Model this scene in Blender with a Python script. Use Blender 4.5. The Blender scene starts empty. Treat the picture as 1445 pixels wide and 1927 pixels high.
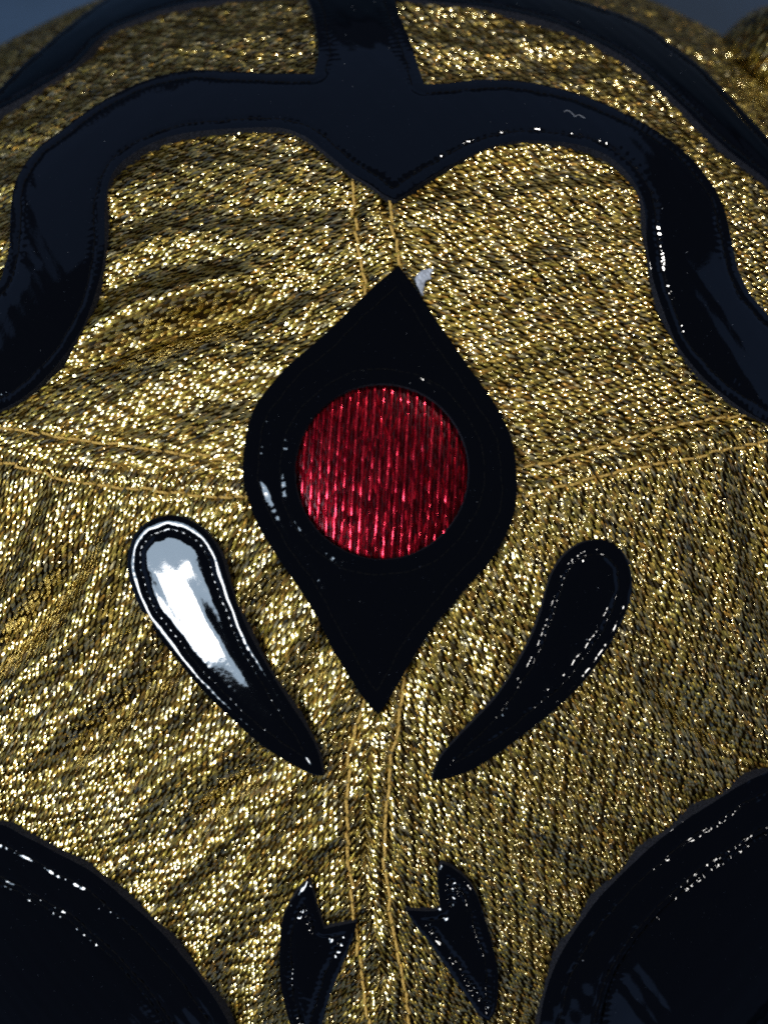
import bpy, math, random
import numpy as np
from mathutils import Vector, Matrix
from mathutils.geometry import delaunay_2d_cdt

random.seed(7)
rng = np.random.default_rng(11)
scene = bpy.context.scene
col = scene.collection

# ------------------------------------------------------------------ camera, world, lamps, exposure
MM = 0.001
S = 0.065                     # millimetres per photograph pixel at the top of the mask
CA, CBU, CBL, CC = 107.0, 90.0, 124.0, 70.0     # head form: half width, crown, face, depth (mm)
DIST = 200.0
ZOFF = 14.5                   # the table top is z = 0
ZCAM = CC + DIST              # in head coordinates (before ZOFF)

cam_d = bpy.data.cameras.new("camera")
cam = bpy.data.objects.new("camera", cam_d)
col.objects.link(cam)
cam.location = (0, 0, (ZCAM + ZOFF) * MM)
cam_d.sensor_fit = 'VERTICAL'
cam_d.sensor_height = 24.0
cam_d.lens = 24.0 * DIST / (1927 * S)
cam_d.clip_start = 0.01
cam_d.clip_end = 50.0
cam_d.dof.use_dof = True
cam_d.dof.focus_distance = (DIST + 7.0) * MM
cam_d.dof.aperture_fstop = 8.0
scene.camera = cam

world = bpy.data.worlds.new("World")
scene.world = world
world.use_nodes = True
bg = world.node_tree.nodes["Background"]
bg.inputs["Color"].default_value = (0.36, 0.52, 1.0, 1)
bg.inputs["Strength"].default_value = 0.08


def area(name, loc, target, size, radiance, color):
    d = bpy.data.lights.new(name, 'AREA')
    d.shape = 'RECTANGLE'
    d.size, d.size_y = size[0] * MM, size[1] * MM
    d.energy = radiance * math.pi * d.size * d.size_y
    d.color = color
    o = bpy.data.objects.new(name, d)
    col.objects.link(o)
    o.location = Vector(loc) * MM + Vector((0, 0, ZOFF * MM))
    v = (Vector(target) - Vector(loc)).normalized()
    o.rotation_euler = v.to_track_quat('-Z', 'Y').to_euler()
    return o


area("window_lamp", (-234, -84, 380), (-25, -12, 60), (92, 92), 52, (1.0, 0.98, 0.95))
area("window_surround_lamp", (-242, -62, 386), (-25, -12, 60), (165, 150), 15, (0.62, 0.80, 1.0))
area("ceiling_lamp", (240, 410, 478), (0, 0, 40), (72, 72), 170, (1.0, 0.97, 0.92))

area("side_glint_fill", (406, -214, 494), (0, 0, 40), (54, 54), 60, (1.0, 0.97, 0.92))  # added fill lamp, placed to give the lower right cloth its glints
# added dim blue fill panels, out of view, for sheen on the patent vinyl
BLUE = (0.30, 0.50, 1.0)
area("back_sheen_fill", (-60, 620, 270), (0, 40, 40), (1000, 420), 0.22, BLUE)
area("left_sheen_fill", (-640, 120, 240), (0, 40, 40), (760, 360), 0.28, BLUE)
area("right_sheen_fill", (640, 120, 240), (0, 40, 40), (760, 360), 0.28, BLUE)
area("front_sheen_fill", (40, -680, 230), (0, -40, 40), (800, 300), 0.28, BLUE)

scene.view_settings.view_transform = 'Standard'
scene.view_settings.look = 'None'
scene.view_settings.exposure = 0.0
scene.view_settings.gamma = 1.0
scene.view_settings.use_curve_mapping = False
scene.render.engine = 'CYCLES'
scene.cycles.use_denoising = False
scene.cycles.filter_width = 1.9
scene.cycles.max_bounces = 8
scene.cycles.sample_clamp_indirect = 6.0

# ------------------------------------------------------------------ materials


def new_mat(name):
    m = bpy.data.materials.new(name)
    m.use_nodes = True
    nt = m.node_tree
    return m, nt, nt.nodes["Principled BSDF"]


def noise(nt, scale, detail=4, rough=0.6):
    tc = nt.nodes.new("ShaderNodeTexCoord")
    n = nt.nodes.new("ShaderNodeTexNoise")
    n.inputs["Scale"].default_value = scale
    n.inputs["Detail"].default_value = detail
    n.inputs["Roughness"].default_value = rough
    nt.links.new(tc.outputs["Object"], n.inputs["Vector"])
    return n


def ramp(nt, fac, stops):
    r = nt.nodes.new("ShaderNodeValToRGB")
    el = r.color_ramp.elements
    while len(el) < len(stops):
        el.new(0.5)
    for e, (p, c) in zip(el, stops):
        e.position = p
        e.color = (*c, 1)
    nt.links.new(fac, r.inputs["Fac"])
    return r


def bump(nt, bsdf, height, strength, dist):
    b = nt.nodes.new("ShaderNodeBump")
    b.inputs["Strength"].default_value = strength
    b.inputs["Distance"].default_value = dist
    nt.links.new(height, b.inputs["Height"])
    nt.links.new(b.outputs["Normal"], bsdf.inputs["Normal"])


def mat_metal_thread(name, rough, sharp, film):
    """foil yarn: a satin metallic body and a share of mirror-bright film on it"""
    m, nt, b = new_mat(name)
    at = nt.nodes.new("ShaderNodeAttribute")
    at.attribute_name = "tint"
    nt.links.new(at.outputs["Color"], b.inputs["Base Color"])
    b.inputs["Metallic"].default_value = 1.0
    b.inputs["Roughness"].default_value = rough
    n = noise(nt, 2600, 2)
    bump(nt, b, n.outputs["Fac"], 0.35, 0.00012)
    if sharp > 0:
        g = nt.nodes.new("ShaderNodeBsdfPrincipled")
        g.inputs["Base Color"].default_value = (*film, 1)
        g.inputs["Metallic"].default_value = 1.0
        g.inputs["Roughness"].default_value = 0.10
        mx = nt.nodes.new("ShaderNodeMixShader")
        mx.inputs["Fac"].default_value = sharp
        nt.links.new(b.outputs["BSDF"], mx.inputs[1])
        nt.links.new(g.outputs["BSDF"], mx.inputs[2])
        nt.links.new(mx.outputs["Shader"], nt.nodes["Material Output"].inputs["Surface"])
    return m


M_LAME = mat_metal_thread("gold_lame_thread", 0.46, 0.24, (1.0, 0.88, 0.52))
M_REDGROUND = mat_metal_thread("red_ground_thread", 0.5, 0.0, (1, 0, 0))
M_RED = mat_metal_thread("red_lame_thread", 0.42, 0.16, (1.0, 0.06, 0.11))

M_BASE, nt, b = new_mat("lame_ground_cloth")
n = noise(nt, 900, 3)
r = ramp(nt, n.outputs["Fac"], [(0.35, (0.010, 0.006, 0.0015)), (0.75, (0.07, 0.040, 0.008))])
nt.links.new(r.outputs["Color"], b.inputs["Base Color"])
b.inputs["Roughness"].default_value = 0.5
b.inputs["Metallic"].default_value = 1.0

M_REDBASE, nt, b = new_mat("red_ground_cloth")
b.inputs["Base Color"].default_value = (0.030, 0.0008, 0.003, 1)
b.inputs["Roughness"].default_value = 0.35
b.inputs["Metallic"].default_value = 0.6

M_PATENT, nt, b = new_mat("black_patent_vinyl")
n = noise(nt, 520, 3)
n2 = noise(nt, 5200, 1)
r = ramp(nt, n2.outputs["Fac"], [(0.78, (0.0006, 0.0007, 0.0010)), (0.82, (0.03, 0.035, 0.05))])
nt.links.new(r.outputs["Color"], b.inputs["Base Color"])
rr = ramp(nt, n.outputs["Fac"], [(0.3, (0.03,) * 3), (0.8, (0.07,) * 3)])
nt.links.new(rr.outputs["Color"], b.inputs["Roughness"])
b.inputs["IOR"].default_value = 1.42
bump(nt, b, n.outputs["Fac"], 0.06, 0.0002)

M_FOAM, nt, b = new_mat("dark_foam_edge")
n = noise(nt, 3500, 3)
r = ramp(nt, n.outputs["Fac"], [(0.3, (0.003, 0.0035, 0.005)), (0.75, (0.015, 0.016, 0.022))])
nt.links.new(r.outputs["Color"], b.inputs["Base Color"])
b.inputs["Roughness"].default_value = 0.95
bump(nt, b, n.outputs["Fac"], 0.8, 0.0002)

b.inputs["Specular IOR Level"].default_value = 0.05
M_BTHREAD, nt, b = new_mat("black_sewing_thread")
b.inputs["Base Color"].default_value = (0.0010, 0.0011, 0.0016, 1)
b.inputs["Roughness"].default_value = 0.8
b.inputs["Specular IOR Level"].default_value = 0.05

M_YTHREAD, nt, b = new_mat("mustard_sewing_thread")
n = noise(nt, 4000, 3)
r = ramp(nt, n.outputs["Fac"], [(0.3, (0.22, 0.13, 0.02)), (0.75, (0.46, 0.29, 0.06))])
nt.links.new(r.outputs["Color"], b.inputs["Base Color"])
b.inputs["Roughness"].default_value = 0.75

M_LINT, nt, b = new_mat("white_lint")
n = noise(nt, 1500, 4)
r = ramp(nt, n.outputs["Fac"], [(0.3, (0.12, 0.13, 0.15)), (0.7, (0.30, 0.32, 0.36))])
nt.links.new(r.outputs["Color"], b.inputs["Base Color"])
b.inputs["Roughness"].default_value = 0.9

M_TABLE, nt, b = new_mat("slate_blue_table_top")
n = noise(nt, 60, 5)
r = ramp(nt, n.outputs["Fac"], [(0.3, (0.012, 0.026, 0.050)), (0.75, (0.017, 0.035, 0.066))])
nt.links.new(r.outputs["Color"], b.inputs["Base Color"])
b.inputs["Roughness"].default_value = 0.6
b.inputs["Specular IOR Level"].default_value = 0.15

# ------------------------------------------------------------------ object helpers


def mesh_obj(name, verts_mm, faces, mat, parent=None, smooth=True, tint=None, kind=None, label=None):
    me = bpy.data.meshes.new(name)
    v = np.asarray(verts_mm, dtype=np.float64) * MM
    v = v + np.array([0, 0, ZOFF * MM])
    if isinstance(faces, np.ndarray):
        k = faces.shape[1]
        me.vertices.add(len(v))
        me.vertices.foreach_set("co", v.astype(np.float32).ravel())
        me.loops.add(faces.size)
        me.loops.foreach_set("vertex_index", faces.astype(np.int32).ravel())
        me.polygons.add(len(faces))
        me.polygons.foreach_set("loop_start", (np.arange(len(faces)) * k).astype(np.int32))
        me.update(calc_edges=True)
    else:
        me.from_pydata(v.tolist(), [], faces)
    me.validate()
    if smooth:
        me.polygons.foreach_set("use_smooth", np.ones(len(me.polygons), dtype=bool))
    if tint is not None:
        a = me.color_attributes.new("tint", 'FLOAT_COLOR', 'POINT')
        c = np.ones((len(v), 4), dtype=np.float32)
        c[:, :3] = tint
        a.data.foreach_set("color", c.ravel())
    me.materials.append(mat)
    o = bpy.data.objects.new(name, me)
    col.objects.link(o)
    if parent is not None:
        o.parent = parent
    if kind:
        o["kind"] = kind
    if label:
        o["label"] = label
    return o


# ------------------------------------------------------------------ the head form and its chart
# A chart point m (mm) is wrapped onto an egg-shaped dome; ray() finds the chart point
# of the form that a traced outline falls on.


class Dome:
    def __init__(self, a, bu, bl, c, centre=(0, 0, 0), ar=None):
        self.ar = ar or a
        self.a, self.bu, self.bl, self.c = a, bu, bl, c
        self.o = np.array(centre, float)

    def point(self, m):
        m = np.asarray(m, float)
        b = np.where(m[:, 1] >= 0, self.bu, self.bl)
        a = np.where(m[:, 0] >= 0, self.ar, self.a)
        x, y = m[:, 0] / a, m[:, 1] / b
        t = np.hypot(x, y)
        k = np.where(t < 1e-9, 1.0, np.sin(t) / np.maximum(t, 1e-9))
        P = np.stack([a * k * x, b * k * y, self.c * np.cos(t)], 1)
        N = np.stack([P[:, 0] / a ** 2, P[:, 1] / b ** 2, P[:, 2] / self.c ** 2], 1)
        N /= np.linalg.norm(N, axis=1)[:, None]
        return P + self.o, N

    def ray(self, px):
        px = np.asarray(px, float)
        d = np.stack([(px[:, 0] - 722.5) * S, (963.5 - px[:, 1]) * S, np.full(len(px), -DIST)], 1)
        e = np.array([0, 0, ZCAM]) - self.o

        def hit(a, b):
            w = np.array([1 / a, 1 / b, 1 / self.c])
            D, E = d * w, e * w
            A = (D * D).sum(1)
            B = (D * E).sum(1)
            C = (E * E).sum() - 1
            disc = np.maximum(B * B - A * C, 0)
            tt = (-B - np.sqrt(disc)) / A
            return e + d * tt[:, None]
        left, low = d[:, 0] < 0, d[:, 1] < 0
        P = np.empty_like(d)
        for qa, ka in ((self.a, left), (self.ar, ~left)):
            for qb, kb in ((self.bl, low), (self.bu, ~low)):
                k = ka & kb
                P[k] = hit(qa, qb)[k]
        a = np.where(P[:, 0] >= 0, self.ar, self.a)
        b = np.where(P[:, 1] >= 0, self.bu, self.bl)
        u = np.stack([P[:, 0] / a, P[:, 1] / b, P[:, 2] / self.c], 1)
        t = np.arccos(np.clip(u[:, 2], -1, 1))
        k = np.where(t < 1e-6, 1, t / np.maximum(np.sin(t), 1e-6))
        return np.stack([u[:, 0] * k * a, u[:, 1] * k * b], 1)


HEAD = Dome(CA, CBU, CBL, CC, ar=98.0)


def project(P):
    k = DIST / (ZCAM - P[:, 2])
    return np.stack([P[:, 0] * k / S + 722.5, 963.5 - P[:, 1] * k / S], 1)


def seg_dist(p, poly, closed=False):
    """distance, arc length, side sign of points p to a polyline"""
    p = np.asarray(p, float)
    a = np.asarray(poly, float)
    bq = np.roll(a, -1, 0) if closed else a[1:]
    a = a if closed else a[:-1]
    e = bq - a
    L2 = np.maximum((e * e).sum(1), 1e-12)
    cum = np.concatenate([[0], np.cumsum(np.sqrt(L2))])[:-1]
    D = np.empty(len(p)); A = np.empty(len(p)); SG = np.empty(len(p))
    if len(p) == 0:
        return D, A, SG
    # work tile by tile: only the segments that can be nearest to a tile are tried
    TS = 6.0
    key = np.floor(p / TS).astype(int)
    code = key[:, 0] * 100003 + key[:, 1]
    order = np.argsort(code, kind='stable')
    cuts = np.flatnonzero(np.diff(code[order])) + 1
    mid, half = a + e * 0.5, np.sqrt(L2) * 0.5
    for idx in np.split(order, cuts):
        q = p[idx]
        c = q.mean(0)
        rad = np.sqrt(((q - c) ** 2).sum(1).max())
        dm = np.sqrt(((mid - c) ** 2).sum(1))
        cand = np.flatnonzero(dm - half <= (dm + half).min() + 2 * rad + 1e-6)
        ac, ec, lc = a[cand], e[cand], L2[cand]
        wx = q[:, 0:1] - ac[None, :, 0]
        wy = q[:, 1:2] - ac[None, :, 1]
        t = np.clip((wx * ec[:, 0] + wy * ec[:, 1]) / lc, 0, 1)
        d2 = (wx - t * ec[:, 0]) ** 2 + (wy - t * ec[:, 1]) ** 2
        j = d2.argmin(1)
        r = np.arange(len(q))
        D[idx] = np.sqrt(d2[r, j])
        A[idx] = cum[cand[j]] + t[r, j] * np.sqrt(lc[j])
        SG[idx] = np.sign(ec[j, 0] * wy[r, j] - ec[j, 1] * wx[r, j])
    return D, A, SG


def inside(p, poly):
    p = np.asarray(p, float)
    a = np.asarray(poly, float)
    b = np.roll(a, -1, 0)
    out = np.zeros(len(p), bool)
    for i in range(len(a)):
        c = ((a[i, 1] > p[:, 1]) != (b[i, 1] > p[:, 1]))
        if not c.any():
            continue
        x = (b[i, 0] - a[i, 0]) * (p[:, 1] - a[i, 1]) / (b[i, 1] - a[i, 1] + 1e-12) + a[i, 0]
        out ^= c & (p[:, 0] < x)
    return out


# seams between the four cloth panels (traced, then wrapped on the form)
SEAM_H_PX = [(-140, 838), (0, 858), (250, 886), (460, 902), (720, 912), (975, 918), (1150, 872), (1330, 828), (1445, 812), (1580, 790)]
SEAM_V_PX = [(702, -70), (712, 150), (722, 375), (729, 450), (742, 520), (725, 905), (716, 1330), (692, 1440), (688, 1600), (697, 1700), (735, 1927), (762, 2100)]


def smooth_line(pts, step, closed=False, sharp=()):
    """Catmull-Rom through the traced points, resampled; indices in sharp stay corners"""
    P = np.asarray(pts, float)
    n = len(P)
    out = []
    segs = n if closed else n - 1
    for i in range(segs):
        p1, p2 = P[i], P[(i + 1) % n]
        p0 = P[i - 1] if (closed or i > 0) else 2 * p1 - p2
        p3 = P[(i + 2) % n] if (closed or i + 2 < n) else 2 * p2 - p1
        if i in sharp:
            p0 = 2 * p1 - p2
        if ((i + 1) % n) in sharp:
            p3 = 2 * p2 - p1
        L = np.linalg.norm(p2 - p1)
        k = max(1, int(round(L / step)))
        for j in range(k):
            t = j / k
            # centripetal-ish: plain uniform with reduced tension
            m1 = 0.5 * (p2 - p0) * 0.9
            m2 = 0.5 * (p3 - p1) * 0.9
            lim = L * 1.2
            for mm in (m1, m2):
                nn = np.linalg.norm(mm)
                if nn > lim:
                    mm *= lim / nn
            h00 = 2 * t ** 3 - 3 * t ** 2 + 1
            h10 = t ** 3 - 2 * t ** 2 + t
            h01 = -2 * t ** 3 + 3 * t ** 2
            h11 = t ** 3 - t ** 2
            out.append(h00 * p1 + h10 * m1 + h01 * p2 + h11 * m2)
    if not closed:
        out.append(P[-1])
    return np.array(out)


SEAM_H = HEAD.ray(smooth_line(SEAM_H_PX, 25))
SEAM_V = HEAD.ray(smooth_line(SEAM_V_PX, 25))


def extend(line, L=150):
    a = line[0] + (line[0] - line[2]) / np.linalg.norm(line[0] - line[2]) * L
    b = line[-1] + (line[-1] - line[-3]) / np.linalg.norm(line[-1] - line[-3]) * L
    return np.vstack([a, line, b])


SEAM_H = extend(SEAM_H)
SEAM_V = extend(SEAM_V)


def wave(m, deg, lam, amp, ph, bend=0.35):
    """soft folds whose ridges run along angle deg"""
    c, s = math.cos(math.radians(deg)), math.sin(math.radians(deg))
    along = m[:, 0] * c + m[:, 1] * s
    across = -m[:, 0] * s + m[:, 1] * c
    w = across + bend * lam * np.sin(along / lam * 0.55 + ph * 2.1) + 0.25 * lam * np.sin(along / lam * 1.3 + ph)
    env = 0.6 + 0.4 * np.sin(along / lam * 0.8 + ph * 3.7 + across / lam * 0.5)
    return amp * env * np.sin(2 * math.pi * w / lam + ph)


YLINES = [
    [(661, 318), (664, 370), (668, 420), (677, 480), (688, 530), (692, 575)],
    [(732, 372), (736, 420), (745, 462), (754, 500), (768, 545)],
    [(-60, 795), (0, 805), (150, 828), (300, 848), (470, 872)],
    [(-60, 850), (0, 868), (60, 884), (130, 905), (250, 918), (350, 930), (480, 937)],
    [(955, 888), (1050, 866), (1130, 842), (1230, 812), (1320, 792), (1460, 775)],
    [(955, 940), (1040, 920), (1100, 905), (1180, 884), (1250, 872), (1350, 850), (1460, 828)],
    [(690, 1310), (668, 1380), (655, 1440), (652, 1520), (655, 1600), (662, 1680), (672, 1770), (684, 1860), (694, 1960)],
    [(766, 1250), (755, 1320), (742, 1400), (730, 1480), (725, 1560), (726, 1640), (736, 1720), (750, 1800), (765, 1890), (774, 1960)],
]

FOLDS_PX = [  # traced valleys and ridges: points, depth mm, half width mm
    ([(130, 690), (300, 622), (420, 585), (600, 545)], -2.2, 2.2),
    ([(160, 610), (320, 560), (520, 500)], 1.0, 2.2),
    ([(-40, 1260), (60, 1160), (150, 1060)], -1.5, 2.4),
    ([(-20, 1130), (60, 1050), (120, 960)], 0.5, 2.4),
    ([(90, 1480), (220, 1340), (330, 1260)], -1.1, 1.7),
    ([(200, 1560), (330, 1440), (420, 1380)], 0.9, 1.8),
    ([(330, 1600), (440, 1490), (560, 1440)], -1.2, 1.7),
    ([(640, 1420), (670, 1520), (676, 1660)], -0.5, 1.2),
    ([(250, 420), (420, 410), (640, 385)], -0.55, 2.0),
    ([(860, 400), (1010, 390), (1190, 400)], -0.5, 2.0),
    ([(1230, 1060), (1330, 1170), (1450, 1300)], 1.1, 2.2),
    ([(1180, 1230), (1290, 1330), (1390, 1430)], -1.0, 2.0),
    ([(930, 1440), (1050, 1560), (1120, 1640)], 0.5, 2.2),
    ([(1000, 1360), (1120, 1450), (1220, 1540)], -0.6, 1.8),
    ([(780, 60), (960, 90), (1120, 150)], -0.5, 2.2),
    ([(220, 130), (380, 90), (560, 70)], 0.5, 2.2),
]
YCH = [HEAD.ray(smooth_line(p, 12)) for p in YLINES]
FOLDS = [(HEAD.ray(smooth_line(p, 30)), d, w) for p, d, w in FOLDS_PX]


def fold_exact(m):
    dH, aH, sH = seg_dist(m, SEAM_H)
    dV, aV, sV = seg_dist(m, SEAM_V)
    up = 0.5 + 0.5 * np.tanh(sH * dH / 5.0)             # above the cross seam
    right = 0.5 + 0.5 * np.tanh(sV * dV / 5.0)          # seam runs downward: its left side is the right of the face
    h = (up * (1 - right)) * (wave(m, 14, 9.5, 0.52, 0.4) + wave(m, 22, 5.6, 0.10, 2.0))
    h += (up * right) * (wave(m, -8, 10.5, 0.46, 1.3) + wave(m, -14, 6.0, 0.10, 0.2))
    h += ((1 - up) * (1 - right)) * (wave(m, 57, 8.5, 0.80, 0.9) + wave(m, 48, 5.0, 0.15, 2.9))
    h += ((1 - up) * right) * (wave(m, -55, 9.0, 0.70, 2.2) + wave(m, -44, 5.2, 0.14, 1.1))
    for line, d, w in FOLDS:
        D, A, _ = seg_dist(m, line)
        Lt = np.linalg.norm(np.diff(line, axis=0), axis=1).sum()
        tap = np.sin(np.clip(A / Lt, 0.04, 0.96) * math.pi) ** 0.6
        h += 1.2 * d * tap * np.exp(-(D / w) ** 2)
    for line in YCH:                                     # the topstitching sinks into the cloth
        D, A, _ = seg_dist(m, line)
        h -= (0.26 + 0.09 * np.cos(A * 3.5)) * np.exp(-(D / 0.55) ** 2) - 0.10 * np.exp(-((D - 1.2) / 0.6) ** 2)
    # the seams pull the cloth in, the turned allowances lift it
    for d in (dH, dV):
        h += 0.16 * np.exp(-((d - 1.5) / 1.2) ** 2) - 0.28 * np.exp(-(d / 0.40) ** 2)
    return h


GX = np.arange(-95.0, 95.01, 0.3)
GY = np.arange(-125.0, 125.01, 0.3)
_gx, _gy = np.meshgrid(GX, GY)
FOLD_MAP = fold_exact(np.stack([_gx.ravel(), _gy.ravel()], 1)).reshape(_gx.shape)


def fold_height(m):
    """the folds, read from a fine table of fold_exact"""
    x = np.clip((m[:, 0] - GX[0]) / 0.3, 0, len(GX) - 1.001)
    y = np.clip((m[:, 1] - GY[0]) / 0.3, 0, len(GY) - 1.001)
    i, j = x.astype(int), y.astype(int)
    u, v = x - i, y - j
    T = FOLD_MAP
    return (T[j, i] * (1 - u) + T[j, i + 1] * u) * (1 - v) + (T[j + 1, i] * (1 - u) + T[j + 1, i + 1] * u) * v


def head_surf(m, fold=1.0, h=0.0):
    P, N = HEAD.point(m)
    f = fold_height(m) * fold if fold else 0.0
    return P + N * (np.asarray(f + h) * np.ones(len(P)))[:, None], N


def to_chart(px, h=0.5):
    """chart points for traced pixels, allowing for the height of the piece above the form"""
    px = np.asarray(px, float)
    q = px.copy()
    for _ in range(6):
        m = HEAD.ray(q)
        P, N = HEAD.point(m)
        d = px - project(P + N * h)
        q += np.clip(d, -25, 25) * 0.8
    return HEAD.ray(q)


# ------------------------------------------------------------------ the table
def make_table():
    n = 24
    xs = np.linspace(-700, 700, n)
    X, Y = np.meshgrid(xs, xs)
    V = np.stack([X.ravel(), Y.ravel(), np.full(n * n, -ZOFF)], 1)
    i = np.arange(n * n).reshape(n, n)
    F = np.stack([i[:-1, :-1].ravel(), i[:-1, 1:].ravel(), i[1:, 1:].ravel(), i[1:, :-1].ravel()], 1)
    o = mesh_obj("table_top", V, F, M_TABLE)
    o["kind"] = "structure"
    o["label"] = "plain slate blue table top under the mask"
    o["category"] = "table top"


make_table()

# ------------------------------------------------------------------ the mask
mask = bpy.data.objects.new("wrestling_mask", None)
col.objects.link(mask)
mask.empty_display_size = 0.02
mask["label"] = "gold lame wrestling mask with black patent trim and red forehead disc"
mask["category"] = "mask"

OUTLINES = {
    "headband": ([(-90, 262), (0, 176), (31, 145), (62, 116), (114, 71), (145, 46), (176, 23), (208, 2), (300, -28), (450, -52), (640, -60), (850, -46), (1000, -18),
                  (1073, 3), (1123, 19), (1173, 37), (1223, 62), (1263, 94), (1308, 126), (1358, 175), (1403, 225), (1445, 272), (1530, 380),
                  (1530, 432), (1445, 350), (1373, 295), (1323, 250), (1273, 200), (1223, 155), (1173, 115), (1098, 75), (1023, 45), (923, 22), (823, 10), (742, 2),
                  (753, 40), (768, 75), (783, 120), (797, 165),
                  (843, 163), (888, 157), (938, 156), (993, 161), (1048, 172), (1108, 190), (1163, 215), (1213, 240), (1258, 270), (1293, 300), (1323, 335), (1343, 365), (1358, 400), (1368, 440), (1376, 482), (1386, 517), (1403, 552), (1423, 577), (1445, 600), (1540, 660),
                  (1560, 850), (1445, 800), (1393, 772), (1353, 742), (1318, 712), (1288, 677), (1268, 647), (1253, 612), (1238, 572), (1223, 522), (1216, 482), (1212, 450), (1210, 410), (1203, 375), (1188, 345), (1168, 320), (1138, 297), (1098, 281), (1048, 272), (983, 270), (933, 277), (898, 290), (848, 315), (798, 345), (763, 370),
                  (742, 381), (720, 370), (700, 355), (660, 330), (630, 305), (600, 280), (575, 262), (540, 248), (500, 245), (450, 247), (400, 250), (350, 256), (310, 266), (270, 284), (235, 308), (215, 332), (205, 362), (201, 400), (201, 440), (200, 482), (194, 517), (180, 567), (160, 617), (125, 672), (78, 725), (40, 755), (0, 774), (-120, 800),
                  (-130, 620), (-60, 590), (0, 540), (12, 512), (22, 475), (24, 430), (26, 390), (33, 350), (48, 320), (75, 285), (110, 258), (160, 220), (210, 188), (265, 162), (320, 145), (370, 138), (425, 140), (500, 144), (592, 145),
                  (600, 110), (598, 75), (590, 30), (577, -4), (480, -2), (425, 5), (350, 15), (300, 28), (270, 39), (218, 60), (187, 83), (145, 129), (73, 175), (21, 204), (0, 216), (-80, 300)], None),
    "diamond": ([(750, 505), (771, 532), (794, 566), (821, 608), (851, 650), (882, 696), (912, 737), (939, 779), (958, 821), (967, 863), (970, 909), (969, 938), (963, 972), (946, 1014), (920, 1056), (885, 1094), (851, 1136), (821, 1170), (790, 1214), (760, 1265), (733, 1311),
                 (712, 1343), (684, 1311), (657, 1269), (623, 1214), (600, 1165), (569, 1113), (535, 1064), (505, 1018), (482, 976), (469, 938), (460, 905), (460, 863), (467, 814), (482, 768), (509, 730), (547, 688), (592, 650), (638, 608), (684, 562), (722, 528)], None),
    "teardrop_l": ([(319, 970), (351, 976), (383, 994), (406, 1020), (421, 1049), (431, 1083), (443, 1119), (456, 1153), (473, 1191), (493, 1228), (514, 1264), (534, 1296), (554, 1327), (580, 1366), (600, 1406), (611, 1452), (593, 1451), (554, 1433), (511, 1408), (476, 1382), (444, 1353), (406, 1319), (374, 1286), (345, 1252), (316, 1217), (287, 1180), (264, 1142), (247, 1101), (240, 1066), (243, 1034), (255, 1005), (278, 982)], None),
    "teardrop_r": ([(1117, 1016), (1143, 1019), (1166, 1035), (1180, 1061), (1185, 1096), (1182, 1128), (1169, 1163), (1149, 1203), (1123, 1244), (1091, 1285), (1056, 1320), (1015, 1355), (974, 1387), (928, 1420), (887, 1446), (848, 1460), (812, 1468), (815, 1453), (829, 1422), (858, 1388), (896, 1349), (931, 1311), (957, 1273), (980, 1233), (1001, 1190), (1017, 1145), (1027, 1105), (1041, 1070), (1062, 1042), (1088, 1023)], None),
    "fang_l": ([(580, 1654), (588, 1670), (596, 1699), (604, 1725), (610, 1745), (640, 1738), (672, 1732), (666, 1756), (653, 1791), (637, 1829), (621, 1871), (611, 1902), (604, 1930), (585, 1968), (566, 1960), (548, 1927), (539, 1896), (530, 1855), (527, 1807), (530, 1743), (539, 1711), (557, 1680)], None),
    "fang_r": ([(831, 1622), (847, 1629), (869, 1645), (888, 1667), (904, 1703), (917, 1746), (928, 1787), (936, 1829), (935, 1871), (930, 1900), (919, 1918), (901, 1907), (882, 1880), (857, 1842), (831, 1804), (806, 1769), (780, 1737), (763, 1710), (787, 1711), (818, 1711), (828, 1705), (825, 1676), (823, 1645)], None),
    "eye_l": ([(0, 1545), (50, 1566), (115, 1600), (175, 1632), (225, 1671), (270, 1711), (310, 1749), (350, 1795), (385, 1838), (415, 1883), (437, 1927), (448, 1990), (425, 2065), (360, 2125), (250, 2160), (100, 2170), (-60, 2140), (-190, 2060), (-250, 1930), (-240, 1760), (-170, 1620), (-90, 1555)], None),
    "eye_r": ([(1445, 1446), (1383, 1474), (1338, 1503), (1278, 1541), (1223, 1584), (1173, 1631), (1123, 1682), (1083, 1736), (1049, 1791), (1024, 1855), (1010, 1927), (1010, 1995), (1040, 2070), (1120, 2130), (1240, 2160), (1400, 2160), (1540, 2120), (1640, 2020), (1680, 1860), (1660, 1650), (1590, 1500), (1520, 1440)], None),
}
SHARP = {"headband": {0, 22, 23, 34, 38, 58, 59, 83, 112, 113, 130, 134, 150}, "diamond": {0, 21}, "teardrop_l": {15}, "teardrop_r": {16},
         "fang_l": {0, 4, 6, 13}, "fang_r": {0, 10, 17, 20}, "eye_l": set(), "eye_r": set()}
pts = OUTLINES["headband"][0]
SHARP["headband"] = {i for i, p in enumerate(pts) if p in [(-90, 262), (1530, 380), (1530, 432), (742, 2), (797, 165), (1540, 660), (1560, 850), (742, 381), (-120, 800), (-130, 620), (592, 145), (577, -4), (-80, 300)]}

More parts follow.
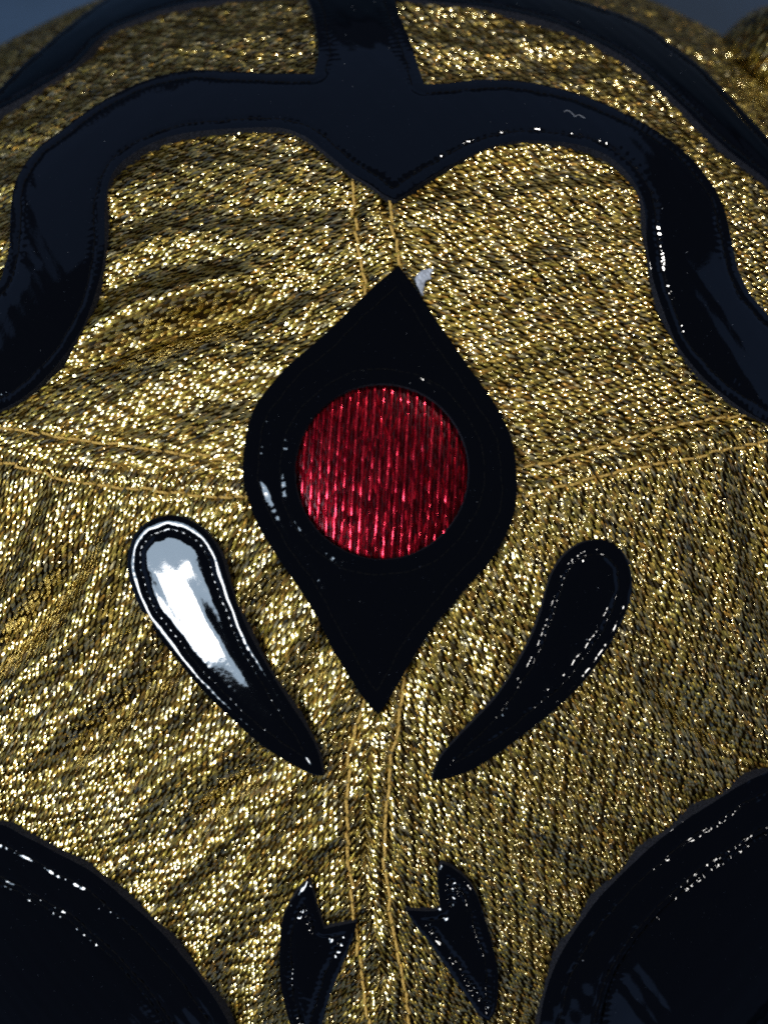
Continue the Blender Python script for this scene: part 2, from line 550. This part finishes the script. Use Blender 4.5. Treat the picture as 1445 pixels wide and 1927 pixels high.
CH = {}
for k, (px, _) in OUTLINES.items():
    line = smooth_line(px, 6.0, closed=True, sharp=SHARP[k])
    CH[k] = to_chart(line, 0.45)
for k in CH:                                           # the cloth lies flat under the stiff pieces
    g = np.stack([_gx.ravel(), _gy.ravel()], 1)
    ins = np.flatnonzero(inside(g, CH[k]))
    d, _, _ = seg_dist(g[ins], CH[k], True)
    FOLD_MAP.ravel()[ins] *= np.clip(1 - (d - 0.2) / 1.2, 0, 1)
HOLE_PX = [(718.5 + 163 * math.cos(a), 888 + 165 * math.sin(a)) for a in np.linspace(0, 2 * math.pi, 150, endpoint=False)]
HOLE = to_chart(HOLE_PX, 0.8)


def resample(poly, step):
    P = np.vstack([poly, poly[:1]])
    L = np.concatenate([[0], np.cumsum(np.linalg.norm(np.diff(P, axis=0), axis=1))])
    n = max(8, int(L[-1] / step))
    s = np.linspace(0, L[-1], n, endpoint=False)
    return np.stack([np.interp(s, L, P[:, i]) for i in (0, 1)], 1)


def tubes(paths, radius, sides=6, taper=0.5):
    """several short round strands in one mesh; each path is an (n,3) array"""
    V, F = [], []
    base = 0
    for P in paths:
        n = len(P)
        T = np.gradient(P, axis=0)
        T /= np.linalg.norm(T, axis=1)[:, None] + 1e-12
        up = np.array([0.13, 0.21, 1.0])
        U = np.cross(T, up)
        U /= np.linalg.norm(U, axis=1)[:, None] + 1e-12
        W = np.cross(U, T)
        rad = radius * (taper + (1 - taper) * np.sin(np.linspace(0.12, 0.88, n) * math.pi) ** 0.5)
        for j in range(sides):
            a = 2 * math.pi * j / sides
            V.append(P + (U * math.cos(a) + W * math.sin(a)) * rad[:, None])
        # vertex index: base + j*n + i
        for j in range(sides):
            k = (j + 1) % sides
            for i in range(n - 1):
                F.append((base + j * n + i, base + k * n + i, base + k * n + i + 1, base + j * n + i + 1))
        base += sides * n
    return np.vstack(V), np.array(F)


def applique(name, poly, thick, groove, gdepth, gwidth, puff, pucker, hole=None, spacing=0.30, coarse=0.7, period=0.95,
             label=None, extra=None, lip=0.015, lipw=0.25, inner=1.0, wavy=1.0, seed=0):
    rl = np.random.default_rng(seed)
    bnd = resample(poly, 0.30)
    rings = [bnd]
    if hole is not None:
        rings.append(resample(hole, 0.30))
    lo, hi = bnd.min(0), bnd.max(0)
    # interior points: fine near the outline, coarser in the middle
    def hexgrid(sp):
        ys = np.arange(lo[1], hi[1], sp * 0.866)
        out = []
        for i, y in enumerate(ys):
            xs = np.arange(lo[0] + (i % 2) * sp / 2, hi[0], sp)
            out.append(np.stack([xs, np.full(len(xs), y)], 1))
        g = np.vstack(out)
        return g + rl.normal(0, sp * 0.04, g.shape)

    def dist_all(p):
        d, a, _ = seg_dist(p, bnd, True)
        for r_ in rings[1:]:
            d2, a2, _ = seg_dist(p, r_, True)
            a = np.where(d2 < d, a2, a)
            d = np.minimum(d, d2)
        return d, a

    def isin(p):
        k = inside(p, bnd)
        for r_ in rings[1:]:
            k &= ~inside(p, r_)
        return k
    band = (max(groove) if groove else 1.0) + 1.6
    g = hexgrid(spacing)
    g = g[isin(g)]
    d, _ = dist_all(g)
    fine = g[(d > 0.17) & (d < band)]
    ring_pts = []
    for off in (0.10,):
        for r_ in rings:
            T = np.roll(r_, -1, 0) - np.roll(r_, 1, 0)
            Nn = np.stack([-T[:, 1], T[:, 0]], 1)
            Nn /= np.linalg.norm(Nn, axis=1)[:, None] + 1e-9
            for sg in (1, -1):
                c = r_ + Nn * off * sg
                k = isin(c)
                c = c[k]
                if len(c):
                    dd, _ = dist_all(c)
                    ring_pts.append(c[dd > off * 0.8])
    gc = hexgrid(coarse)
    gc = gc[isin(gc)]
    if len(gc):
        dc, _ = dist_all(gc)
        gc = gc[dc >= band]
    allp = np.vstack(rings + ring_pts + [fine, gc])
    edges = []
    s0 = 0
    for r_ in rings:
        n = len(r_)
        edges += [(s0 + i, s0 + (i + 1) % n) for i in range(n)]
        s0 += n
    nb = s0
    vo, _, fo, ov, _, _ = delaunay_2d_cdt([Vector(p) for p in allp], edges, [], 0, 1e-5)
    vo = np.array([(v[0], v[1]) for v in vo])
    tri = np.array([f for f in fo if len(f) == 3])
    cen = vo[tri].mean(1)
    tri = tri[isin(cen)]
    d, a = dist_all(vo)
    h = thick - lip * (1 - np.clip(d / lipw, 0, 1)) ** 2
    for gi, gd in enumerate(groove):
        wob = 0.09 * np.sin(a * 0.7 + gi) + 0.05 * np.sin(a * 1.9 + 2 * gi)
        amp = np.clip(0.55 + 0.5 * np.sin(a * 0.61 + seed) + 0.35 * np.sin(a * 0.23 + 2.3 * seed), 0.05, 1.4)
        pk = 0.75 + pucker * amp * np.cos(2 * math.pi * (a + 0.18 * np.sin(a * 1.1 + seed)) / period + gi * 1.3) + 0.45 * pucker * np.sin(a * 1.37 + gi + seed)
        h = h - gdepth * pk * (np.maximum(0, 1 - np.sqrt(((d - gd - wob) / (1.75 * gwidth * np.where(d > gd + wob, inner, 1.0))) ** 2 + 0.004)) ** 1.25)
    if groove:
        g0 = groove[-1]
        x = np.clip((d - g0) / 3.2, 0, 1)
        h = h + puff * (x * x * (3 - 2 * x))
        # little quilted swells that fade away from the stitch line
        h = h + 0.06 * pucker * np.cos(2 * math.pi * a / period + 0.5) * np.exp(-((d - g0) / 1.1) ** 2)
    h = h + wavy * (0.035 * np.sin(vo[:, 0] * 0.9 + seed) * np.sin(vo[:, 1] * 0.8 + 1.7 * seed) + 0.02 * np.sin(vo[:, 0] * 2.1 + vo[:, 1] * 1.4 + seed))
    if extra is not None:
        h = h + extra(d, a, vo)
    P, N = head_surf(vo, 0.0, h)
    top = mesh_obj(name, P, tri, M_PATENT, mask, label=label)
    # foam edge under the vinyl, down to the cloth
    V, F = [], []
    base = 0
    for r_ in rings:
        dd, _ = dist_all(r_)
        n = len(r_)
        _, N0 = HEAD.point(r_)
        hb = np.full(n, thick - lip) + wavy * (0.035 * np.sin(r_[:, 0] * 0.9 + seed) * np.sin(r_[:, 1] * 0.8 + 1.7 * seed) + 0.02 * np.sin(r_[:, 0] * 2.1 + r_[:, 1] * 1.4 + seed))
        if extra is not None:
            hb = hb + extra(np.zeros(n), np.zeros(n), r_)
        P0, _ = head_surf(r_, 0.0, hb + 0.004)
        cen_in = r_.mean(0)
        T = np.roll(r_, -1, 0) - np.roll(r_, 1, 0)
        Nn = np.stack([-T[:, 1], T[:, 0]], 1)
        Nn /= np.linalg.norm(Nn, axis=1)[:, None] + 1e-9
        sg = np.where(isin(r_ + Nn * 0.05), 1.0, -1.0)
        rough1 = rl.normal(0, 0.03, n)
        P1, _ = head_surf(r_ - Nn * (sg * (0.05 + rough1))[:, None], 0.0, hb * 0.5)
        P2, _ = head_surf(r_ - Nn * (sg * (0.03 + rl.normal(0, 0.03, n)))[:, None], 0.0, -1.2)
        V += [P0, P1, P2]
        i = np.arange(n)
        j = (i + 1) % n
        for q in range(2):
            F.append(np.stack([base + q * n + i, base + q * n + j, base + (q + 1) * n + j, base + (q + 1) * n + i], 1))
        base += 3 * n
    mesh_obj("foam_edge", np.vstack(V), np.vstack(F), M_FOAM, top)
    # the stitches that hold it down
    paths = []
    for gd in groove:
        for r_ in rings:
            fine_r = resample(r_, 0.12)
            T = np.roll(fine_r, -2, 0) - np.roll(fine_r, 2, 0)
            Nn = np.stack([-T[:, 1], T[:, 0]], 1)
            Nn /= np.linalg.norm(Nn, axis=1)[:, None] + 1e-9
            sg = 1.0 if isin(fine_r + Nn * 0.06).mean() > 0.5 else -1.0
            c = fine_r + Nn * gd * sg
            dd, aa = dist_all(c)
            wob = 0.09 * np.sin(aa * 0.7) + 0.05 * np.sin(aa * 1.9)
            c = c + Nn * (wob * sg)[:, None]
            ok = isin(c) & (dd > gd * 0.93)
            L = np.concatenate([[0], np.cumsum(np.linalg.norm(np.diff(c, axis=0), axis=1))])
            st = np.floor(L / period).astype(int)
            for q in range(st[-1]):
                idx = np.where((st == q) & ((L / period - q) < 0.93))[0]
                if len(idx) < 3 or not ok[idx].all():
                    continue
                pp = c[idx[np.linspace(0, len(idx) - 1, 5).astype(int)]]
                hh = thick - 0.62 * gdepth - 0.03 + 0.05 * np.sin(np.linspace(0.0, 1.0, 5) * math.pi)
                if extra is not None:
                    hh = hh + extra(np.full(5, gd), np.zeros(5), pp)
                Pq, _ = head_surf(pp, 0.0, hh)
                paths.append(Pq)
    if paths:
        V, F = tubes(paths, 0.105, 5)
        mesh_obj("stitching", V, F, M_BTHREAD, top, kind="stuff")
    return top


# ------------------------------------------------------------------ gold cloth panels
PANELS = [  # up?, right?, thread angle, label
    (True, False, 17, "gold lame forehead panel with threads rising gently toward the centre seam"),
    (True, True, -9, "gold lame forehead panel with nearly level threads"),
    (False, False, 53, "gold lame cheek panel with steep threads beside the bright shiny teardrop"),
    (False, True, -52, "gold lame cheek panel with steep threads beside the dark teardrop"),
]


def panel_of(m):
    _, _, sH = seg_dist(m, SEAM_H)
    _, _, sV = seg_dist(m, SEAM_V)
    return (sH > 0), (sV > 0)


def cloth_grid(step):
    tm = 1.78
    xs = np.arange(-CA * tm, CA * tm + step, step)
    ys = np.arange(-CBL * tm, CBU * tm + step, step)
    X, Y = np.meshgrid(xs, ys)
    m = np.stack([X.ravel(), Y.ravel()], 1)
    nx, ny = len(xs), len(ys)
    i = np.arange(nx * ny).reshape(ny, nx)
    F = np.stack([i[:-1, :-1].ravel(), i[:-1, 1:].ravel(), i[1:, 1:].ravel(), i[1:, :-1].ravel()], 1)
    b = np.where(m[:, 1] >= 0, CBU, CBL)
    t = np.hypot(m[:, 0] / np.where(m[:, 0] >= 0, HEAD.ar, CA), m[:, 1] / b)
    # pull the outermost ring of the grid onto the rim
    k = np.where(t > tm, tm / np.maximum(t, 1e-9), 1)
    keep = (t[F] <= tm + 0.0).any(1)
    m = m * k[:, None]
    return m, F[keep]


gm, gF = cloth_grid(1.1)
gP, gN = head_surf(gm, 1.0, -0.26)
gc = gm[gF].mean(1)
gu, gr = panel_of(gc)


def weave(dome_surf, pts_m, ang, L, W, A, tints, rl, slant=10.0, nl=7, tint_w=None, sag=0.3, skew_sd=0.25, gain=1.0, ang_sd=5.0):
    """bowed metallic ribbon floats: one curved patch per lattice point"""
    n = len(pts_m)
    nw = 3
    s = np.linspace(-0.5, 0.5, nl)
    w = np.linspace(-0.5, 0.5, nw)
    SS, WW = np.meshgrid(s, w, indexing='ij')
    SS, WW = SS.ravel(), WW.ravel()
    k = len(SS)
    th = np.radians(ang + slant + rl.normal(0, ang_sd, n))
    ln = L * rl.uniform(0.82, 1.15, n)
    wd = W * rl.uniform(0.75, 1.2, n)
    # pointed lozenge ends
    wp = (1 - 0.55 * (2 * np.abs(SS)) ** 3)
    skew = rl.normal(0.0, skew_sd, n)
    lx = ln[:, None] * SS[None]
    ly = wd[:, None] * (WW * wp)[None] + skew[:, None] * wd[:, None] * SS[None] * 0.6
    c, sn = np.cos(th)[:, None], np.sin(th)[:, None]
    mx = pts_m[:, 0:1] + lx * c - ly * sn
    my = pts_m[:, 1:2] + lx * sn + ly * c
    M = np.stack([mx.ravel(), my.ravel()], 1)
    peak = rl.normal(0.0, 0.12, n)[:, None]
    prof = 1 - (2 * np.abs(SS[None] - peak) / (1 + np.abs(peak) * 1.0)) ** 2
    prof = np.clip(prof, -0.6, 1)
    H = A * rl.uniform(0.7, 1.3, n)[:, None] * prof
    H = H - wd[:, None] * sag * (WW[None] * 2) ** 2 * 0.5
    roll = rl.normal(0, 0.17, n)[:, None]
    H = H + roll * ly * 1.0 + rl.normal(0, 0.010, (n, k))
    P, N = dome_surf(M, H.ravel() + 0.05)
    f = []
    for i in range(nl - 1):
        for j in range(nw - 1):
            f.append((i * nw + j, (i + 1) * nw + j, (i + 1) * nw + j + 1, i * nw + j + 1))
    f = np.array(f)
    F = (np.arange(n)[:, None, None] * k + f[None]).reshape(-1, 4)
    ti = rl.choice(len(tints), n, p=tint_w)
    T = np.array(tints)[ti] * gain * rl.uniform(0.8, 1.15, (n, 1))
    return P, F, np.repeat(np.clip(T, 0, 1), k, 0)


GOLD = [(0.36, 0.238, 0.042), (0.31, 0.226, 0.046), (0.30, 0.158, 0.021), (0.37, 0.300, 0.15), (0.29, 0.215, 0.031), (0.05, 0.032, 0.009)]
GOLD_W = [0.30, 0.20, 0.14, 0.09, 0.21, 0.06]


def lattice(lo, hi, ang, du, dv, stag, rl, warp=1.0, jit=1.0, slots=False):
    """staggered rows along angle ang covering a box, gently warped like real cloth"""
    cx = (np.array(lo) + np.array(hi)) / 2
    R = np.hypot(*(np.array(hi) - np.array(lo))) / 2 + 4
    us = np.arange(-R, R, du)
    vs = np.arange(-R, R, dv)
    U, Vv = np.meshgrid(us, vs)
    row = np.arange(len(vs))[:, None]
    U = U + ((row * stag) % 1.0) * du
    U = U + rl.normal(0, 0.07 * du * jit, U.shape)
    Vv = Vv + rl.normal(0, 0.05 * dv * jit, Vv.shape)
    c, s = math.cos(math.radians(ang)), math.sin(math.radians(ang))
    x = U * c - Vv * s
    y = U * s + Vv * c
    m = np.stack([x.ravel(), y.ravel()], 1)
    if slots:                                # some floats dive under: the dark slots of the weave
        m = m[((3 * row + 2 * np.arange(len(us))[None]) % 7 > 1).ravel()]
    w = np.stack([1.3 * np.sin(m[:, 1] / 13 + 0.6) + 0.5 * np.sin(m[:, 0] / 7 + m[:, 1] / 9),
                  1.3 * np.sin(m[:, 0] / 15 + 1.9) + 0.5 * np.sin(m[:, 1] / 6 - m[:, 0] / 8)], 1)
    return m + w * warp + cx


COVER = [CH[k] for k in CH]


def under_trim(m):
    u = np.zeros(len(m), bool)
    for k in CH:
        c = CH[k]
        box = (m > c.min(0)).all(1) & (m < c.max(0)).all(1)
        if not box.any():
            continue
        idx = np.where(box)[0]
        ins = inside(m[idx], c)
        idx = idx[ins]
        if len(idx):
            d, _, _ = seg_dist(m[idx], c, True)
            u[idx[d > 0.9]] = True
    return u


frame = HEAD.ray([(x, y) for x in np.linspace(-120, 1565, 12) for y in np.linspace(-150, 2060, 14)])
LO, HI = frame.min(0), frame.max(0)

for up, right, ang, lab in PANELS:
    sel = (gu == up) & (gr == right)
    F = gF[sel]
    used, inv = np.unique(F.ravel(), return_inverse=True)
    panel = mesh_obj("cloth_panel", gP[used], inv.reshape(-1, 4), M_BASE, mask, label=lab)
    rl = np.random.default_rng(100 + int(up) * 2 + int(right))
    lat = lattice(LO, HI, ang, 1.12, 0.285, 0.37, rl, slots=True)
    b = np.where(lat[:, 1] >= 0, CBU, CBL)
    lat = lat[np.hypot(lat[:, 0] / CA, lat[:, 1] / b) < 1.7]
    pu, pr = panel_of(lat)
    lat = lat[(pu == up) & (pr == right)]
    P0, N0 = HEAD.point(lat)
    q = project(P0)
    view = np.array([0, 0, ZCAM]) - P0
    facing = (N0 * view).sum(1) / np.linalg.norm(view, axis=1)
    lat = lat[(q[:, 0] > -110) & (q[:, 0] < 1555) & (q[:, 1] > -150) & (q[:, 1] < 2040) & (facing > -0.25)]
    lat = lat[~under_trim(lat)]
    P, F, T = weave(lambda m, h: head_surf(m, 1.0, h), lat, ang, 1.22, 0.265, 0.145, GOLD, rl, ang_sd=3.0, gain=0.98, slant=(6 if ang > 0 else -6), tint_w=GOLD_W, sag=0.13)
    mesh_obj("metallic_weave", P, F, M_LAME, panel, tint=T, kind="stuff")

# puffed side padding behind the band
LOBE = Dome(9.5, 9.5, 9.5, 22.0, (59.0, 67.0, 15.0))


def make_lobe():
    n = 40
    xs = np.linspace(-1, 1, n)
    X, Y = np.meshgrid(xs, xs)
    # square to disc so the rim is closed
    x = X * np.sqrt(1 - Y * Y / 2)
    y = Y * np.sqrt(1 - X * X / 2)
    m = np.stack([x.ravel() * 9.5 * 3.0, y.ravel() * 9.5 * 3.0], 1)
    P, N = LOBE.point(m)
    P = P + N * (0.35 * np.sin(m[:, 0] * 0.5) * np.sin(m[:, 1] * 0.4 + 1) - 0.15)[:, None]
    P[:, 2] = np.maximum(P[:, 2], -ZOFF + 0.02)
    i = np.arange(n * n).reshape(n, n)
    F = np.stack([i[:-1, :-1].ravel(), i[:-1, 1:].ravel(), i[1:, 1:].ravel(), i[1:, :-1].ravel()], 1)
    o = mesh_obj("side_padding", P, F, M_BASE, mask, label="puffed gold fabric lobe at the side of the head band")
    rl = np.random.default_rng(5)
    lat = lattice((-22, -22), (22, 22), 35, 1.30, 0.33, 0.37, rl, slots=True)
    lat = lat[np.hypot(lat[:, 0] / 9.5, lat[:, 1] / 9.5) < 1.9]

    def ls(mm, h):
        P, N = LOBE.point(mm)
        return P + N * (h + 0.35 * np.sin(mm[:, 0] * 0.5) * np.sin(mm[:, 1] * 0.4 + 1))[:, None], N
    P, F, T = weave(ls, lat, 35, 1.30, 0.29, 0.165, GOLD, rl, tint_w=GOLD_W, sag=0.13, gain=1.3)  # lobe threads tinted brighter to stand in for light it misses
    mesh_obj("metallic_weave", P, F, M_LAME, o, tint=T, kind="stuff")


make_lobe()

# ------------------------------------------------------------------ black patent pieces
applique("headband", CH["headband"], 1.05, [1.6], 0.15, 0.36, 0.04, 0.35, seed=1, wavy=0.5,
         label="black patent head band with a centre strap and pointed middle")
applique("diamond", CH["diamond"], 1.25, [1.85], 0.13, 0.36, 0.03, 0.40, inner=1.8, lip=0.0, lipw=0.9, hole=HOLE, seed=2,
         label="black patent pointed diamond framing the red disc")
applique("teardrop", CH["teardrop_l"], 1.15, [1.75], 0.36, 0.46, 0.10, 0.12, seed=3, wavy=0.45, lip=0.16, lipw=0.7, extra=lambda d, a, p: 0.07 * (p[:, 0] + 24.0), spacing=0.24, coarse=0.4,
         label="black patent teardrop catching a bright white reflection")
applique("teardrop", CH["teardrop_r"], 1.15, [1.75], 0.34, 0.44, 0.08, 0.22, lip=0.14, lipw=0.9, seed=4, spacing=0.24, coarse=0.4,
         label="black patent teardrop without a bright reflection")
applique("fang_patch", CH["fang_l"], 1.15, [1.5], 0.45, 0.45, 0.20, 0.32, lip=0.26, lipw=0.9, seed=5, spacing=0.24, coarse=0.4,
         label="notched black patent patch whose lower tip tucks out of view")
applique("fang_patch", CH["fang_r"], 1.15, [1.5], 0.45, 0.45, 0.20, 0.4, lip=0.26, lipw=0.9, seed=6, spacing=0.24, coarse=0.4,
         label="notched black patent patch with its lower tip in view")


def eye_step(d, a, p):
    x = np.clip((d - 8.6) / 0.8, 0, 1)
    return -0.7 * x * x * (3 - 2 * x)


applique("eye_surround", CH["eye_l"], 1.4, [2.9, 8.0, 9.6], 0.22, 0.36, 0.0, 0.32, seed=7, period=1.35, extra=eye_step,
         label="black patent eye surround below the bright shiny teardrop")
applique("eye_surround", CH["eye_r"], 1.4, [2.9, 8.0, 9.6], 0.22, 0.36, 0.0, 0.32, seed=8, period=1.35, extra=eye_step,
         label="black patent eye surround below the dark teardrop")

# ------------------------------------------------------------------ red disc
c0 = HOLE.mean(0)
R0 = np.linalg.norm(HOLE - c0, axis=1).mean()


def disc_h(m):
    r_ = np.linalg.norm(m - c0, axis=1) / R0
    return 0.35 + 0.65 * (1 - np.clip(r_, 0, 1.2) ** 3)


def make_disc():
    nr, na = 16, 72
    V = [c0]
    for i in range(1, nr + 1):
        for j in range(na):
            a = 2 * math.pi * j / na
            V.append(c0 + R0 * 1.06 * i / nr * np.array([math.cos(a), math.sin(a)]))
    V = np.array(V)
    F = [(0, 1 + j, 1 + (j + 1) % na) for j in range(na)]
    for i in range(nr - 1):
        for j in range(na):
            p = 1 + i * na
            F.append((p + j, p + na + j, p + na + (j + 1) % na, p + (j + 1) % na))
    P, _ = head_surf(V, 0.0, disc_h(V) - 0.08)
    o = mesh_obj("forehead_disc", P, F, M_REDBASE, mask, label="round red lame disc set in the black diamond")
    rl = np.random.default_rng(77)
    lat = lattice(c0 - R0, c0 + R0, 88, 1.50, 1.02, 0.43, rl, warp=0.12, jit=0.5)
    lat = lat[np.linalg.norm(lat - c0, axis=1) < R0 * 1.03]
    red = [(0.30, 0.007, 0.016), (0.22, 0.004, 0.010), (0.38, 0.013, 0.026), (0.14, 0.002, 0.007)]

    def ds(m, h):
        P, N = HEAD.point(m)
        return P + N * (h + disc_h(m))[:, None], N
    lat2 = lattice(c0 - R0, c0 + R0, 88, 1.30, 0.34, 0.31, rl, warp=0.12, jit=0.5)
    lat2 = lat2[np.linalg.norm(lat2 - c0, axis=1) < R0 * 1.03]
    P2, F2, T2 = weave(lambda m, h: ds(m, h - 0.07), lat2, 88, 1.6, 0.22, 0.08, [(0.04, 0.0008, 0.002), (0.02, 0.0004, 0.001), (0.09, 0.0015, 0.004)], rl, slant=0, sag=0.2)
    mesh_obj("ground_weave", P2, F2, M_REDGROUND, o, tint=T2, kind="stuff")
    P, F, T = weave(ds, lat, 88, 2.7, 0.26, 0.12, red, rl, slant=0, sag=0.25, skew_sd=0.08, ang_sd=1.0, gain=0.72)
    mesh_obj("metallic_weave", P, F, M_RED, o, tint=T, kind="stuff")


make_disc()

# ------------------------------------------------------------------ mustard topstitching beside the seams
for li, line in enumerate(YLINES):
    m = HEAD.ray(smooth_line(line, 6))
    Ls = np.concatenate([[0], np.cumsum(np.linalg.norm(np.diff(m, axis=0), axis=1))])
    paths = []
    s = 0.0
    while s < Ls[-1] - 0.8:
        ln = 1.75 * random.uniform(0.88, 1.1)
        e = min(s + ln, Ls[-1])
        k = 11
        ss = np.linspace(s, e, k)
        c = np.stack([np.interp(ss, Ls, m[:, i]) for i in (0, 1)], 1)
        t = c[-1] - c[0]
        t /= np.linalg.norm(t) + 1e-9
        nrm = np.array([-t[1], t[0]])
        off = random.gauss(0, 0.10)
        tilt = random.gauss(0, 0.09)
        u = np.linspace(-1, 1, k)
        c = c + nrm[None] * (off + tilt * u)[:, None]
        hh = 0.40 - 0.46 * u ** 4 + 0.0 * u
        ph = random.uniform(0, 6.28)
        for st in (0, math.pi):
            tw = ph + st + 5.2 * u
            cc = c + nrm[None] * (0.10 * np.cos(tw))[:, None]
            P, N = head_surf(cc, 1.0, hh + 0.10 * np.sin(tw))
            paths.append(P)
        s = e + random.uniform(0.16, 0.36)
    V, F = tubes(paths, 0.105 if 2 <= li <= 5 else 0.13, 6, 0.7)
    mesh_obj("topstitching", V, F, M_YTHREAD, mask, kind="stuff")

# ------------------------------------------------------------------ bits of lint lying on the mask
def lint(name, px, h0, label, category):
    poly = to_chart(smooth_line(px, 3, closed=True), h0)
    b_ = resample(poly, 0.11)
    b_ = b_ + rng.normal(0, 0.045, b_.shape)
    lo, hi = b_.min(0), b_.max(0)
    g = np.stack(np.meshgrid(np.arange(lo[0], hi[0], 0.13), np.arange(lo[1], hi[1], 0.13)), -1).reshape(-1, 2)
    g = g[inside(g, b_)]
    d, _, _ = seg_dist(g, b_, True)
    g = g[d > 0.06]
    allp = np.vstack([b_, g])
    n = len(b_)
    vo, _, fo, _, _, _ = delaunay_2d_cdt([Vector(p) for p in allp], [(i, (i + 1) % n) for i in range(n)], [], 0, 1e-6)
    vo = np.array([(v[0], v[1]) for v in vo])
    tri = np.array([f for f in fo if len(f) == 3])
    tri = tri[inside(vo[tri].mean(1), b_)]
    d, _, _ = seg_dist(vo, b_, True)
    hh = h0 + 0.25 * np.sqrt(np.clip(d, 0, 0.5)) + 0.06 * np.sin(vo[:, 0] * 9) * np.sin(vo[:, 1] * 7) + rng.normal(0, 0.02, len(vo))
    P1, N = head_surf(vo, 1.0, hh)
    P0 = P1 - N * (0.10 + 0.25 * np.sqrt(np.clip(d, 0, 0.5)))[:, None]
    k = len(vo)
    i = np.arange(n)
    j = (i + 1) % n
    side = np.vstack([np.stack([i, j, j + k], 1), np.stack([i, j + k, i + k], 1)])
    o = mesh_obj(name, np.vstack([P1, P0]), np.vstack([tri, tri[:, ::-1] + k, side]), M_LINT)
    o["label"] = label
    o["category"] = category


lint("lint_scrap", [(781, 524), (786, 514), (798, 507), (817, 504), (810, 516), (811, 524), (801, 530), (797, 542), (796, 558), (790, 553), (784, 538)], 0.55,
     "tiny scrap of white lint beside the top point of the black diamond", "lint")


def fibre(px, h, r_, label):
    m = to_chart(smooth_line(px, 2), h)
    P, _ = head_surf(m, 0.0, h)
    V, F = tubes([P], r_, 5, 0.7)
    o = mesh_obj("lint_fibre", V, F, M_LINT)
    o["label"] = label
    o["category"] = "fibre"


def dust():
    """pale specks settled on the black vinyl"""
    rl = np.random.default_rng(31)
    V, F = [], []
    for key, n in (("headband", 70), ("diamond", 26), ("eye_l", 22), ("eye_r", 22), ("teardrop_r", 8), ("teardrop_l", 6)):
        c = CH[key]
        p = rl.uniform(c.min(0), c.max(0), (n * 8, 2))
        p = p[inside(p, c)]
        if key == "diamond":
            p = p[~inside(p, HOLE)]
        d, _, _ = seg_dist(p, c, True)
        p = p[(d > 2.6) & (d < 8.0)][:n]
        h = {"headband": 1.10, "diamond": 1.26, "eye_l": 1.40, "eye_r": 1.40}.get(key, 1.22)
        ex = 0.07 * (p[:, 0] + 24.0) if key == "teardrop_l" else 0.0
        P, N = head_surf(p, 0.0, h + ex)
        for q in P:
            r_ = 0.03 + 0.05 * rl.random() ** 3
            b_ = len(V)
            V.extend(q + rl.normal(0, r_, 3) for _ in range(4))
            F += [(b_, b_ + 1, b_ + 2), (b_, b_ + 2, b_ + 3), (b_, b_ + 3, b_ + 1), (b_ + 1, b_ + 3, b_ + 2)]
    o = mesh_obj("dust", np.array(V), np.array(F), M_LINT, smooth=False, kind="stuff")
    o["label"] = "fine pale dust specks scattered over the black patent pieces"
    o["category"] = "dust"


dust()
fibre([(1060, 210), (1068, 208), (1076, 213), (1082, 219), (1088, 216), (1094, 219), (1100, 222)], 1.12, 0.03,
      "curly pale fibre lying on the black head band")
